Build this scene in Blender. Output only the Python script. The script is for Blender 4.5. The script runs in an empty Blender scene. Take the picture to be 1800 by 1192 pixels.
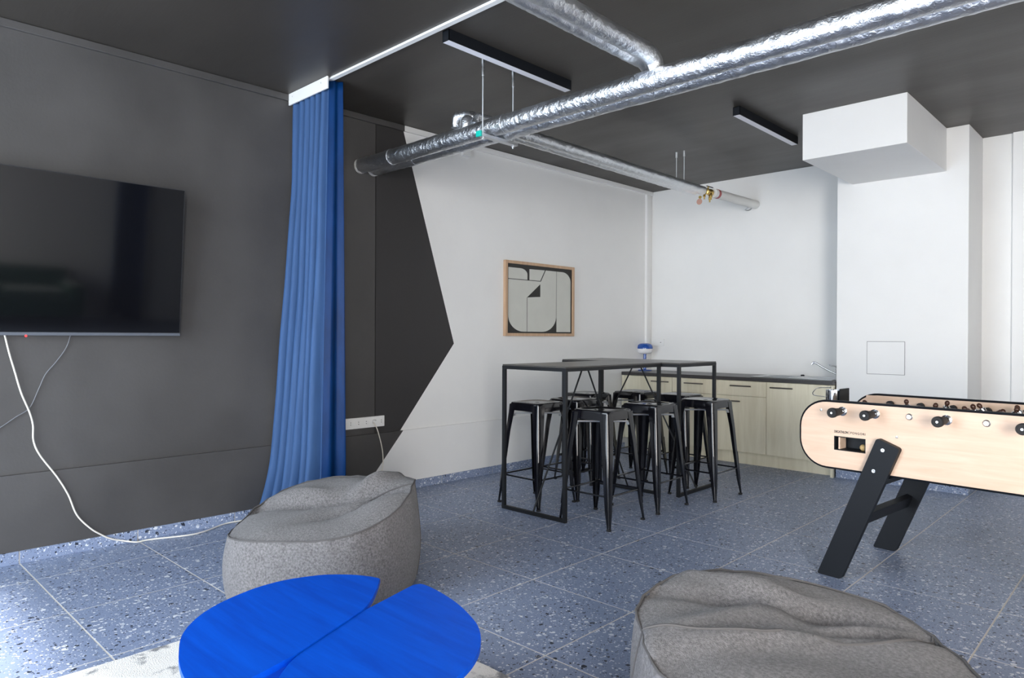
import bpy, bmesh, math, random
from mathutils import Vector, Matrix, noise

random.seed(7)
SC = bpy.context.scene
COL = SC.collection
R = math.radians

# ------------------------------------------------------------------ camera
YAW, PITCH, ROLL, FPX, CAMH = R(43.85), R(-0.23), R(0.24), 1214.0, 1.26
_f = Vector((-math.sin(YAW) * math.cos(PITCH), math.cos(YAW) * math.cos(PITCH), math.sin(PITCH)))
_r0 = Vector((math.cos(YAW), math.sin(YAW), 0))
_u0 = _r0.cross(_f)
_r = math.cos(ROLL) * _r0 + math.sin(ROLL) * _u0
_u = -math.sin(ROLL) * _r0 + math.cos(ROLL) * _u0
cam_d = bpy.data.cameras.new('camera')
cam = bpy.data.objects.new('camera', cam_d)
COL.objects.link(cam)
cam_d.sensor_width = 36.0
cam_d.lens = FPX * 36.0 / 1800.0
cam_d.clip_start = 0.05
M3 = Matrix((_r, _u, -_f)).transposed()
cam.matrix_world = Matrix.Translation((0, 0, CAMH)) @ M3.to_4x4()
SC.camera = cam

# ------------------------------------------------------------------ world, sun, window light, exposure
SC.view_settings.view_transform = 'Standard'
SC.view_settings.look = 'None'
SC.view_settings.gamma = 1.0
SC.view_settings.use_curve_mapping = False
SC.view_settings.exposure = 0.1
W = bpy.data.worlds.new('world')
SC.world = W
W.use_nodes = True
bg = W.node_tree.nodes['Background']
bg.inputs[0].default_value = (0.62, 0.78, 1.0, 1)
bg.inputs[1].default_value = 1.2

sun_d = bpy.data.lights.new('sun', 'SUN')
sun_d.energy = 17.0
sun_d.angle = R(7)
sun_d.color = (1.0, 0.98, 0.95)
sun = bpy.data.objects.new('sun', sun_d)
sun.rotation_euler = (R(39.2), 0, R(0))
COL.objects.link(sun)

WIN_Y = -1.55
WINDOWS = [(-4.25, -1.75), (-1.25, 1.15), (1.6, 3.3)]
WZ0, WZ1 = 0.12, 2.78


def area(name, loc, rot, sx, sy, power, col):
    d = bpy.data.lights.new(name, 'AREA')
    d.shape = 'RECTANGLE'
    d.size, d.size_y = sx, sy
    d.energy = power
    d.color = col
    o = bpy.data.objects.new(name, d)
    o.location = loc
    o.rotation_euler = rot
    COL.objects.link(o)
    return o


for (a, b), pw, wc in zip(WINDOWS, (215, 50, 385), ((0.80, 0.90, 1.0), (0.95, 0.97, 1.0), (1.0, 0.96, 0.915))):
    area('window_daylight', ((a + b) / 2, WIN_Y + 0.02, (WZ0 + WZ1) / 2), (R(90), 0, 0), b - a - .1, WZ1 - WZ0 - .1, pw, wc)



# ------------------------------------------------------------------ pixel -> place (1800x1192)
def ray(x, y):
    return _f + _r * ((x - 900) / FPX) - _u * ((y - 596) / FPX)


CAM = Vector((0, 0, CAMH))


def onz(x, y, z=0.0):
    d = ray(x, y)
    return CAM + d * ((z - CAMH) / d.z)


def ony(x, y, Y):
    d = ray(x, y)
    return CAM + d * (Y / d.y)


WK, WC = 0.0175, -4.6168          # left wall: x = WK*y + WC


def onw(x, y, off=0.0):           # -> (distance along wall, height)
    d = ray(x, y)
    n = Vector((1, -WK, 0))
    p = CAM + d * ((WC + off - CAM.dot(n)) / d.dot(n))
    return p


WALL_ROT = -math.atan(WK)


def wallx(y):
    return WC + WK * y


# ------------------------------------------------------------------ materials
def nodes(m):
    m.use_nodes = True
    nt = m.node_tree
    return nt, nt.nodes, nt.links, nt.nodes['Principled BSDF']


def mat(name, col, rough=0.5, metal=0.0, coat=0.0, spec=0.5, var=0.0, vscale=3.0, stretch=(1, 1, 1), col2=None,
        bump=0.0, bscale=60.0, bstretch=(1, 1, 1), rvar=0.0, sheen=0.0, bdetail=4.0, space='Object'):
    m = bpy.data.materials.new(name)
    nt, N, L, b = nodes(m)
    b.inputs['Base Color'].default_value = (*col, 1)
    b.inputs['Roughness'].default_value = rough
    b.inputs['Metallic'].default_value = metal
    b.inputs['Coat Weight'].default_value = coat
    b.inputs['Coat Roughness'].default_value = 0.08
    b.inputs['Specular IOR Level'].default_value = spec
    if sheen:
        b.inputs['Sheen Weight'].default_value = sheen
        b.inputs['Sheen Roughness'].default_value = 0.5
    tc = N.new('ShaderNodeTexCoord')
    if var or rvar or col2:
        mp = N.new('ShaderNodeMapping')
        mp.inputs['Scale'].default_value = stretch
        L.new(tc.outputs[space], mp.inputs['Vector'])
        nz = N.new('ShaderNodeTexNoise')
        nz.inputs['Scale'].default_value = vscale
        nz.inputs['Detail'].default_value = 6
        nz.inputs['Roughness'].default_value = 0.6
        L.new(mp.outputs[0], nz.inputs['Vector'])
        if var or col2:
            mx = N.new('ShaderNodeMix')
            mx.data_type = 'RGBA'
            c2 = col2 if col2 else tuple(c * (1 + var) for c in col)
            c1 = col if col2 else tuple(c * (1 - var) for c in col)
            mx.inputs[6].default_value = (*c1, 1)
            mx.inputs[7].default_value = (*c2, 1)
            rp = N.new('ShaderNodeMapRange')
            rp.inputs[1].default_value = 0.3
            rp.inputs[2].default_value = 0.7
            L.new(nz.outputs[0], rp.inputs[0])
            L.new(rp.outputs[0], mx.inputs[0])
            L.new(mx.outputs[2], b.inputs['Base Color'])
        if rvar:
            rr = N.new('ShaderNodeMapRange')
            rr.inputs[1].default_value = 0.3
            rr.inputs[2].default_value = 0.7
            rr.inputs[3].default_value = max(0.02, rough - rvar)
            rr.inputs[4].default_value = min(1, rough + rvar)
            L.new(nz.outputs[0], rr.inputs[0])
            L.new(rr.outputs[0], b.inputs['Roughness'])
    if bump:
        mp2 = N.new('ShaderNodeMapping')
        mp2.inputs['Scale'].default_value = bstretch
        L.new(tc.outputs[space], mp2.inputs['Vector'])
        n2 = N.new('ShaderNodeTexNoise')
        n2.inputs['Scale'].default_value = bscale
        n2.inputs['Detail'].default_value = bdetail
        L.new(mp2.outputs[0], n2.inputs['Vector'])
        bp = N.new('ShaderNodeBump')
        bp.inputs['Strength'].default_value = bump
        bp.inputs['Distance'].default_value = 0.01
        L.new(n2.outputs[0], bp.inputs['Height'])
        L.new(bp.outputs[0], b.inputs['Normal'])
    return m


def terrazzo(name, base):
    m = bpy.data.materials.new(name)
    nt, N, L, b = nodes(m)
    geo = N.new('ShaderNodeNewGeometry')
    prev = None

    def math_(op, a, bb):
        n = N.new('ShaderNodeMath')
        n.operation = op
        for i, v in enumerate((a, bb)):
            if isinstance(v, (int, float)):
                n.inputs[i].default_value = v
            else:
                L.new(v, n.inputs[i])
        return n.outputs[0]

    nz = N.new('ShaderNodeTexNoise')
    nz.inputs['Scale'].default_value = 40
    L.new(geo.outputs['Position'], nz.inputs['Vector'])
    mixw = N.new('ShaderNodeMix')
    mixw.data_type = 'VECTOR'
    mixw.inputs[0].default_value = 0.02
    L.new(geo.outputs['Position'], mixw.inputs[4])
    L.new(nz.outputs['Color'], mixw.inputs[5])
    cur = None
    big = N.new('ShaderNodeTexNoise')
    big.inputs['Scale'].default_value = 1.7
    L.new(geo.outputs['Position'], big.inputs['Vector'])
    m0 = N.new('ShaderNodeMix')
    m0.data_type = 'RGBA'
    m0.inputs[6].default_value = (*[c * 0.9 for c in base], 1)
    m0.inputs[7].default_value = (*[c * 1.12 for c in base], 1)
    L.new(big.outputs[0], m0.inputs[0])
    cur = m0.outputs[2]
    for scale, thr, dark, white in ((33, 0.38, 0.14, 0.70), (70, 0.48, 0.28, 0.60), (150, 0.42, 0.34, 0.70)):
        v = N.new('ShaderNodeTexVoronoi')
        v.inputs['Scale'].default_value = scale
        L.new(mixw.outputs[1], v.inputs['Vector'])
        sep = N.new('ShaderNodeSeparateColor')
        L.new(v.outputs['Color'], sep.inputs[0])
        lim = math_('MULTIPLY', sep.outputs[0], thr)
        chip = math_('LESS_THAN', v.outputs['Distance'], lim)
        w = math_('MULTIPLY', chip, math_('GREATER_THAN', sep.outputs[1], white))
        d = math_('MULTIPLY', chip, math_('LESS_THAN', sep.outputs[1], dark))
        for fac, c in ((d, (0.025, 0.032, 0.05)), (w, (0.68, 0.71, 0.76))):
            mx = N.new('ShaderNodeMix')
            mx.data_type = 'RGBA'
            mx.inputs[7].default_value = (*c, 1)
            L.new(fac, mx.inputs[0])
            L.new(cur, mx.inputs[6])
            cur = mx.outputs[2]
    L.new(cur, b.inputs['Base Color'])
    b.inputs['Roughness'].default_value = 0.42
    b.inputs['Specular IOR Level'].default_value = 0.45
    return m


def wood(name, c1, c2, axis='x', rough=0.5, scale=9.0, coat=0.0):
    m = bpy.data.materials.new(name)
    nt, N, L, b = nodes(m)
    tc = N.new('ShaderNodeTexCoord')
    mp = N.new('ShaderNodeMapping')
    mp.inputs['Scale'].default_value = {'x': (0.35, 4, 4), 'y': (4, 0.35, 4), 'z': (4, 4, 0.3)}[axis]
    L.new(tc.outputs['Object'], mp.inputs['Vector'])
    nz = N.new('ShaderNodeTexNoise')
    nz.inputs['Scale'].default_value = scale
    nz.inputs['Detail'].default_value = 7
    nz.inputs['Roughness'].default_value = 0.62
    nz.inputs['Distortion'].default_value = 0.6
    L.new(mp.outputs[0], nz.inputs['Vector'])
    cr = N.new('ShaderNodeMapRange')
    cr.inputs[1].default_value = 0.32
    cr.inputs[2].default_value = 0.68
    L.new(nz.outputs[0], cr.inputs[0])
    mx = N.new('ShaderNodeMix')
    mx.data_type = 'RGBA'
    mx.inputs[6].default_value = (*c1, 1)
    mx.inputs[7].default_value = (*c2, 1)
    L.new(cr.outputs[0], mx.inputs[0])
    L.new(mx.outputs[2], b.inputs['Base Color'])
    b.inputs['Roughness'].default_value = rough
    b.inputs['Coat Weight'].default_value = coat
    return m


def foil(name):
    m = bpy.data.materials.new(name)
    nt, N, L, b = nodes(m)
    b.inputs['Base Color'].default_value = (0.78, 0.80, 0.83, 1)
    b.inputs['Metallic'].default_value = 1.0
    b.inputs['Roughness'].default_value = 0.24
    geo = N.new('ShaderNodeNewGeometry')
    n1 = N.new('ShaderNodeTexNoise')
    n1.inputs['Scale'].default_value = 48
    n1.inputs['Detail'].default_value = 5
    n1.inputs['Distortion'].default_value = 1.5
    L.new(geo.outputs['Position'], n1.inputs['Vector'])
    v = N.new('ShaderNodeTexVoronoi')
    v.inputs['Scale'].default_value = 26
    L.new(geo.outputs['Position'], v.inputs['Vector'])
    ad = N.new('ShaderNodeMath')
    ad.operation = 'ADD'
    L.new(n1.outputs[0], ad.inputs[0])
    L.new(v.outputs['Distance'], ad.inputs[1])
    bp = N.new('ShaderNodeBump')
    bp.inputs['Strength'].default_value = 0.42
    bp.inputs['Distance'].default_value = 0.012
    L.new(ad.outputs[0], bp.inputs['Height'])
    L.new(bp.outputs[0], b.inputs['Normal'])
    n2 = N.new('ShaderNodeTexNoise')
    n2.inputs['Scale'].default_value = 9
    L.new(geo.outputs['Position'], n2.inputs['Vector'])
    rr = N.new('ShaderNodeMapRange')
    rr.inputs[3].default_value = 0.24
    rr.inputs[4].default_value = 0.44
    L.new(n2.outputs[0], rr.inputs[0])
    L.new(rr.outputs[0], b.inputs['Roughness'])
    return m


MT = dict(
    wall_white=mat('white_wall_paint', (0.80, 0.80, 0.79), 0.55, var=0.02, vscale=2, bump=0.05, bscale=120),
    wall_dark=mat('charcoal_wall_paint', (0.064, 0.061, 0.060), 0.5, var=0.16, vscale=1.6, bump=0.05, bscale=60, rvar=0.08),
    wall_dark2=mat('charcoal_panel_paint', (0.034, 0.032, 0.032), 0.55, var=0.10, vscale=1.6, stretch=(1, 1, .4), bump=0.05, bscale=60, rvar=0.08),
    ceiling=mat('dark_ceiling_paint', (0.050, 0.044, 0.038), 0.45, var=0.12, vscale=1.2, stretch=(.5, 2, 1), bump=0.06, bscale=30, bstretch=(.3, 3, 1), rvar=0.08),
    tile=terrazzo('blue_terrazzo', (0.228, 0.282, 0.415)),
    grout=mat('pale_grout', (0.66, 0.62, 0.56), 0.85),
    black_metal=mat('satin_black_steel', (0.011, 0.012, 0.014), 0.45, var=0.1, vscale=8, spec=0.3),
    gloss_black=mat('gloss_black_enamel', (0.004, 0.004, 0.006), 0.13, coat=0.25, spec=0.45, var=0.1, vscale=5),
    rubber=mat('black_rubber', (0.012, 0.012, 0.013), 0.7),
    table_top=mat('dark_grey_tabletop', (0.070, 0.066, 0.062), 0.28, var=0.1, vscale=6),
    chrome=mat('chrome', (0.82, 0.84, 0.87), 0.12, metal=1.0),
    steel=mat('brushed_steel', (0.62, 0.63, 0.64), 0.28, metal=1.0, bump=0.03, bscale=200),
    dark_steel=mat('dark_brushed_steel', (0.22, 0.20, 0.185), 0.3, metal=1.0),
    zinc=mat('galvanised_steel', (0.70, 0.72, 0.74), 0.42, metal=1.0),
    brass=mat('brass', (0.62, 0.43, 0.14), 0.3, metal=1.0, var=0.2, vscale=40),
    copper=mat('copper_tag', (0.72, 0.42, 0.33), 0.4, metal=0.7),
    green=mat('teal_plastic_cap', (0.0, 0.42, 0.34), 0.45),
    foil=foil('crinkled_aluminium_foil'),
    foam=mat('white_plaster_ring', (0.74, 0.74, 0.72), 0.8, bump=0.4, bscale=50),
    white_plastic=mat('white_plastic', (0.82, 0.82, 0.81), 0.35),
    grey_slot=mat('dark_socket_hole', (0.05, 0.05, 0.05), 0.6),
    diffuser=mat('milky_diffuser', (0.80, 0.80, 0.86), 0.5),
    screen=mat('tv_glass', (0.004, 0.004, 0.005), 0.06, spec=0.5),
    bezel=mat('tv_bezel', (0.03, 0.032, 0.036), 0.35),
    chin=mat('tv_chin', (0.10, 0.11, 0.13), 0.35),
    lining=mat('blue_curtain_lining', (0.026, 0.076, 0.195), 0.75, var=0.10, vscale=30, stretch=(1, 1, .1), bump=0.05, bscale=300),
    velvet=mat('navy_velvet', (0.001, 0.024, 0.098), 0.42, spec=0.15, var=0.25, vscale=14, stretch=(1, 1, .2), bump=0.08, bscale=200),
    bag=mat('grey_felted_fabric', (0.148, 0.141, 0.143), 0.9, sheen=0.15, var=0.5, vscale=110, bump=0.5, bscale=260, bdetail=2),
    bag_seam=mat('grey_fabric_piping', (0.095, 0.09, 0.09), 0.9),
    blue_table=wood('blue_stained_plywood', (0.0, 0.066, 0.52), (0.0, 0.094, 0.66), 'x', 0.5, 6, 0.0),
    ply_edge=mat('plywood_edge', (0.05, 0.20, 0.60), 0.5),
    cabinet=wood('cream_ash_laminate', (0.66, 0.60, 0.44), (0.80, 0.75, 0.59), 'z', 0.5, 3.2),
    counter=mat('anthracite_worktop', (0.040, 0.036, 0.036), 0.36, var=0.2, vscale=60),
    foos_wood=wood('pale_oak_veneer', (0.61, 0.43, 0.31), (0.71, 0.525, 0.40), 'x', 0.45, 7, 0.0),
    foos_black=mat('black_laminate', (0.0055, 0.007, 0.010), 0.5, spec=0.25),
    foos_field=mat('playing_field_green', (0.05, 0.13, 0.07), 0.5),
    player_brown=mat('player_dark_brown', (0.06, 0.022, 0.012), 0.3),
    player_tan=mat('player_skin_paint', (0.50, 0.26, 0.14), 0.4),
    ink=mat('black_print', (0.02, 0.018, 0.016), 0.6),
    frame_oak=wood('oak_picture_frame', (0.48, 0.31, 0.19), (0.60, 0.41, 0.27), 'z', 0.5, 8),
    art_cream=mat('art_cream', (0.58, 0.585, 0.54), 0.8, var=0.03, vscale=6),
    art_dark=mat('art_charcoal', (0.035, 0.034, 0.032), 0.8, var=0.1, vscale=10),
    lamp_blue=mat('cobalt_lacquer', (0.010, 0.075, 0.36), 0.18, coat=0.5),
    lamp_white=mat('opal_glass', (0.80, 0.80, 0.82), 0.25),
    cable_white=mat('ivory_cable', (0.78, 0.74, 0.66), 0.5),
    cable_grey=mat('dark_cable', (0.16, 0.165, 0.18), 0.5),
    cork=mat('cork_ball', (0.62, 0.42, 0.18), 0.7, var=0.15, vscale=60),
    rug=mat('white_spotted_rug', (0.80, 0.78, 0.74), 0.95, sheen=0.3, bump=0.6, bscale=220),
    sofa=mat('green_velvet', (0.012, 0.085, 0.050), 0.7, sheen=0.5, var=0.15, vscale=12),
)


def rug_spots(m):
    nt, N, L, b = nodes(m)
    geo = N.new('ShaderNodeNewGeometry')
    n1 = N.new('ShaderNodeTexNoise')
    n1.inputs['Scale'].default_value = 7.5
    n1.inputs['Detail'].default_value = 5
    n1.inputs['Roughness'].default_value = 0.65
    L.new(geo.outputs['Position'], n1.inputs['Vector'])
    rp = N.new('ShaderNodeMapRange')
    rp.inputs[1].default_value = 0.56
    rp.inputs[2].default_value = 0.66
    L.new(n1.outputs[0], rp.inputs[0])
    mx = N.new('ShaderNodeMix')
    mx.data_type = 'RGBA'
    mx.inputs[6].default_value = (0.80, 0.77, 0.72, 1)
    mx.inputs[7].default_value = (0.17, 0.17, 0.175, 1)
    L.new(rp.outputs[0], mx.inputs[0])
    L.new(mx.outputs[2], b.inputs['Base Color'])


rug_spots(MT['rug'])
MT['blue_table'].node_tree.nodes['Principled BSDF'].inputs['Specular IOR Level'].default_value = 0.18
_led = mat('red_led', (0.8, 0.02, 0.02), 0.4)
_led.node_tree.nodes['Principled BSDF'].inputs['Emission Color'].default_value = (1, 0.03, 0.03, 1)
_led.node_tree.nodes['Principled BSDF'].inputs['Emission Strength'].default_value = 2.5
MT['led'] = _led


# ------------------------------------------------------------------ geometry helpers
def bm_new():
    return bmesh.new()


def add_box(bm, x0, x1, y0, y1, z0, z1, bev=0.0):
    r = bmesh.ops.create_cube(bm, size=1.0)
    vs = r['verts']
    for v in vs:
        v.co = Vector(((x0 + x1) / 2 + v.co.x * (x1 - x0), (y0 + y1) / 2 + v.co.y * (y1 - y0), (z0 + z1) / 2 + v.co.z * (z1 - z0)))
    if bev:
        es = list({e for v in vs for e in v.link_edges})
        bmesh.ops.bevel(bm, geom=es, offset=bev, segments=2, affect='EDGES', profile=0.5)
    return bm


def box(x0, x1, y0, y1, z0, z1, bev=0.0):
    return add_box(bm_new(), x0, x1, y0, y1, z0, z1, bev)


def frame_of(t, ref=None):
    t = t.normalized()
    a = ref if ref else (Vector((0, 0, 1)) if abs(t.z) < 0.9 else Vector((1, 0, 0)))
    n = (a - t * a.dot(t)).normalized()
    return n, t.cross(n)


def add_tube(bm, pts, rad, seg=12, caps=True, wob=0.0):
    pts = [Vector(p) for p in pts]
    rads = rad if isinstance(rad, (list, tuple)) else [rad] * len(pts)
    rings, ref = [], None
    for i, p in enumerate(pts):
        t = (pts[min(i + 1, len(pts) - 1)] - pts[max(i - 1, 0)])
        n, b = frame_of(t, ref)
        ref = n
        ring = []
        for k in range(seg):
            a = 2 * math.pi * k / seg
            d = n * math.cos(a) + b * math.sin(a)
            rr = rads[i]
            q = p + d * rr
            if wob:
                rr += wob * noise.noise(q * 22)
                q = p + d * rr
            ring.append(bm.verts.new(q))
        rings.append(ring)
    for i in range(len(rings) - 1):
        for k in range(seg):
            bm.faces.new((rings[i][k], rings[i][(k + 1) % seg], rings[i + 1][(k + 1) % seg], rings[i + 1][k]))
    if caps:
        bm.faces.new(list(reversed(rings[0])))
        bm.faces.new(rings[-1])
    return bm


def tube(pts, rad, seg=12, caps=True, wob=0.0):
    return add_tube(bm_new(), pts, rad, seg, caps, wob)


def add_lathe(bm, prof, seg=32, center=(0, 0, 0), axis='z'):
    c = Vector(center)
    rings = []
    for (r, h) in prof:
        ring = []
        for k in range(seg):
            a = 2 * math.pi * k / seg
            if axis == 'z':
                p = Vector((r * math.cos(a), r * math.sin(a), h))
            elif axis == 'y':
                p = Vector((r * math.cos(a), h, r * math.sin(a)))
            else:
                p = Vector((h, r * math.cos(a), r * math.sin(a)))
            ring.append(bm.verts.new(c + p))
        rings.append(ring)
    for i in range(len(rings) - 1):
        for k in range(seg):
            bm.faces.new((rings[i][k], rings[i][(k + 1) % seg], rings[i + 1][(k + 1) % seg], rings[i + 1][k]))
    bm.faces.new(list(reversed(rings[0])))
    bm.faces.new(rings[-1])
    return bm


def lathe(prof, seg=32, center=(0, 0, 0), axis='z'):
    return add_lathe(bm_new(), prof, seg, center, axis)


def add_prism(bm, poly, a0, a1, plane='xz'):
    """poly: 2D points; extruded along the third axis from a0 to a1"""
    def P(p, h):
        if plane == 'xz':
            return Vector((p[0], h, p[1]))
        if plane == 'xy':
            return Vector((p[0], p[1], h))
        return Vector((h, p[0], p[1]))
    A = [bm.verts.new(P(p, a0)) for p in poly]
    B = [bm.verts.new(P(p, a1)) for p in poly]
    n = len(poly)
    bm.faces.new(A)
    bm.faces.new(list(reversed(B)))
    for i in range(n):
        bm.faces.new((A[i], B[i], B[(i + 1) % n], A[(i + 1) % n]))
    return bm


def prism(poly, a0, a1, plane='xz'):
    return add_prism(bm_new(), poly, a0, a1, plane)


def rounded(x0, x1, z0, z1, r, seg=8):
    rs = r if isinstance(r, (list, tuple)) else [r] * 4      # bl, br, tr, tl
    out = []
    for (cx, cz, a0, rr) in ((x0, z0, 180, rs[0]), (x1, z0, 270, rs[1]), (x1, z1, 0, rs[2]), (x0, z1, 90, rs[3])):
        ccx = cx + (rr if cx == x0 else -rr)
        ccz = cz + (rr if cz == z0 else -rr)
        if rr <= 0:
            out.append((cx, cz))
            continue
        for k in range(seg + 1):
            a = R(a0 + 90 * k / seg)
            out.append((ccx + rr * math.cos(a), ccz + rr * math.sin(a)))
    return out


def obj(name, bm, m, parent=None, smooth=False, loc=None, rot=None, angle=40):
    bmesh.ops.recalc_face_normals(bm, faces=bm.faces)
    me = bpy.data.meshes.new(name)
    bm.to_mesh(me)
    bm.free()
    me.materials.append(MT[m] if isinstance(m, str) else m)
    if smooth:
        me.polygons.foreach_set('use_smooth', [True] * len(me.polygons))
        if angle:
            me.set_sharp_from_angle(angle=R(angle))
    o = bpy.data.objects.new(name, me)
    COL.objects.link(o)
    if parent:
        o.parent = parent
    if loc is not None:
        o.location = loc
    if rot is not None:
        o.rotation_euler = rot
    return o


def tag(o, label, cat=None, group=None):
    o['label'] = label
    if cat:
        o['category'] = cat
    if group:
        o['group'] = group
    return o


def thing(name, label, cat, loc=(0, 0, 0), rz=0.0, group=None):
    o = bpy.data.objects.new(name, None)
    COL.objects.link(o)
    o.empty_display_size = 0.1
    o.location = loc
    o.rotation_euler = (0, 0, rz)
    return tag(o, label, cat, group)


def struct(name, bm, m, parent=None, label=None, **k):
    o = obj(name, bm, m, parent, **k)
    if parent is None:
        o['kind'] = 'structure'
    if label:
        o['label'] = label
    return o


def copy_tree(o, parent=None):
    c = o.copy()
    COL.objects.link(c)
    c.parent = parent
    for ch in list(o.children):
        copy_tree(ch, c)
    return c


def smooth_path(pts, n=8):
    """Catmull-Rom through points"""
    P = [Vector(p) for p in pts]
    P = [P[0] * 2 - P[1]] + P + [P[-1] * 2 - P[-2]]
    out = []
    for i in range(1, len(P) - 2):
        for k in range(n):
            t = k / n
            a, b, c, d = P[i - 1], P[i], P[i + 1], P[i + 2]
            out.append(0.5 * ((2 * b) + (c - a) * t + (2 * a - 5 * b + 4 * c - d) * t * t + (3 * b - a - 3 * c + d) * t ** 3))
    out.append(P[-2])
    return out


CZ = 2.975          # ceiling height
BY = 7.07           # back wall
RX = 3.6            # right wall

# ================================================================== THE ROOM
# floor: grout bed with separate terrazzo tiles
floor = struct('floor', box(-4.75, RX, WIN_Y, BY, -0.06, -0.0009), 'grout', label='blue terrazzo tiled floor with pale joints')
TX, TY, X0, Y0, J = 0.606, 0.5975, -0.575, 0.862, 0.0068
tile_me = {}
for i in range(-8, 8):
    for j in range(-6, 11):
        xa, xb = X0 + i * TX + J / 2, X0 + (i + 1) * TX - J / 2
        ya, yb = Y0 + j * TY + J / 2, Y0 + (j + 1) * TY - J / 2
        wl = -4.607
        xa, xb, ya, yb = max(xa, wl), min(xb, RX - .005), max(ya, WIN_Y + .005), min(yb, BY - .005)
        if xb - xa < 0.02 or yb - ya < 0.02:
            continue
        sx, sy = round(xb - xa, 4), round(yb - ya, 4)
        key = (sx, sy)
        if key not in tile_me:
            bm = bm_new()
            add_prism(bm, [(0, 0), (sx, 0), (sx, sy), (0, sy)], -0.006, 0.0, 'xy')
            top = [e for e in bm.edges if all(abs(v.co.z) < 1e-6 for v in e.verts)]
            bmesh.ops.bevel(bm, geom=top, offset=0.0006, segments=1, affect='EDGES')
            o = obj('floor_tile', bm, 'tile', floor)
            tile_me[key] = o.data
        else:
            o = bpy.data.objects.new('floor_tile', tile_me[key])
            COL.objects.link(o)
            o.parent = floor
        o.location = (xa, ya, 0)

struct('ceiling', box(-4.75, RX + .1, WIN_Y - .1, BY + .1, CZ, CZ + 0.1), 'ceiling', label='dark charcoal painted ceiling')

# left wall: backing plus painted panels, in the wall's own slightly turned frame
wl = struct('wall_left', box(-0.14, -0.012, WIN_Y - .1, BY + .05, 0, CZ), 'wall_dark2', loc=(WC, 0, 0), rot=(0, 0, WALL_ROT),
            label='left wall painted charcoal with a white angular field')
ZP = 0.488       # top of the thicker lower part
E1, E2, E3 = (3.44, CZ), (4.001, 1.194), (3.432, ZP)
E4, E5 = (3.446, ZP), (3.02, 0.0)
obj('wall_panel', prism([(WIN_Y, ZP), (3.1845, ZP), (3.1845, CZ), (WIN_Y, CZ)], -0.012, 0.0, 'yz'), 'wall_dark', wl)
obj('wall_panel', prism([(3.1905, ZP), (E3[0], ZP), E2, E1, (3.1905, CZ)], -0.012, 0.0, 'yz'), 'wall_dark2', wl)
obj('wall_panel', prism([(E3[0], ZP), (BY, ZP), (BY, CZ), E1, E2], -0.012, 0.0, 'yz'), 'wall_white', wl)
pl = obj('wall_plinth', prism([(WIN_Y, 0), E5, E4, (WIN_Y, ZP)], -0.012, 0.022, 'yz'), 'wall_dark', wl)
obj('wall_plinth', prism([E5, (BY, 0), (BY, ZP), E4], -0.012, 0.022, 'yz'), 'wall_white', wl)
# cornice strip along the top of the left wall
tr = struct('trim_1', box(0.0, 0.022, WIN_Y, 3.452, CZ - 0.048, CZ - .002, .003), 'wall_dark', loc=(WC, 0, 0), rot=(0, 0, WALL_ROT), label='dark cornice strip under the ceiling')
struct('trim_2', box(0.0, 0.022, 3.452, BY - .01, CZ - 0.048, CZ - .002, .003), 'wall_white', loc=(WC, 0, 0), rot=(0, 0, WALL_ROT), label='white cornice strip under the ceiling')
# skirting of terrazzo tiles
bb = struct('baseboard_left', box(0.0225, 0.026, -2.5, 6.5, 0.0, 0.066), 'grout', loc=(WC, 0, 0), rot=(0, 0, WALL_ROT), label='blue terrazzo tile skirting along the left wall')
for j in range(-6, 10):
    a, b = Y0 + j * TY + .003, Y0 + (j + 1) * TY - .003
    a, b = max(a, -2.5), min(b, 6.5)
    if b - a > .02:
        obj('skirting_tile', box(0.0225, 0.0305, a, b, 0.0, 0.068, .001), 'tile', bb)

# back wall, column, bulkhead
struct('wall_back', box(-4.75, RX + .1, BY, BY + .12, 0, CZ), 'wall_white', label='white back wall')
colm = struct('wall_column', box(-2.208, -1.20, 6.53, BY, 0, CZ, .003), 'wall_white', label='white boxed-in column beside the kitchenette')
ap = obj('access_panel_gap_shade', prism(rounded(-1.953, -1.652, 0.942, 1.229, 0.003, 2), 6.5275, 6.532, 'xz'), mat('panel_gap_shadow', (0.25, 0.25, 0.25), 0.8), colm)  # grey border paints the shade in the gap around the access panel
obj('access_panel', prism(rounded(-1.949, -1.656, 0.946, 1.225, 0.003, 2), 6.5262, 6.532, 'xz'), 'wall_white', colm)
cb = struct('baseboard_column', box(-2.205, -1.197, 6.524, 6.5299, 0, 0.066), 'grout', label='blue terrazzo tile skirting around the column')
for a, b in ((-2.205, -1.784), (-1.780, -1.190)):
    obj('skirting_tile', box(a, b, 6.518, 6.5285, 0, 0.068, .001), 'tile', cb)
obj('skirting_tile', box(-1.199, -1.188, 6.5295, 7.065, 0, 0.068, .001), 'tile', cb)
struct('ceiling_bulkhead', box(-2.078, -1.357, 5.38, 6.53, 2.622, CZ, .003), 'wall_white', label='white boxed duct under the ceiling')
struct('wall_back_pilaster', box(-0.985, RX, BY - 0.03, BY, 0, CZ), 'wall_white', label='shallow white pilaster of the back wall')
bk = struct('baseboard_back', box(-1.185, RX, 7.032, 7.039, 0, .066), 'grout', label='blue terrazzo skirting of the back wall')
for j in range(8):
    obj('skirting_tile', box(-1.18 + j * .6, -.585 + j * .6, 7.026, 7.038, 0, .068, .001), 'tile', bk)

# right wall (seen only mirrored in the television)
struct('wall_right', box(RX, RX + .12, WIN_Y, 4.5, 0, CZ), 'wall_white', label='white right-hand wall')
struct('wall_right_far', box(RX, RX + .12, 4.5, BY, 0, CZ), 'wall_dark', label='charcoal far end of the right wall')

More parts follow.
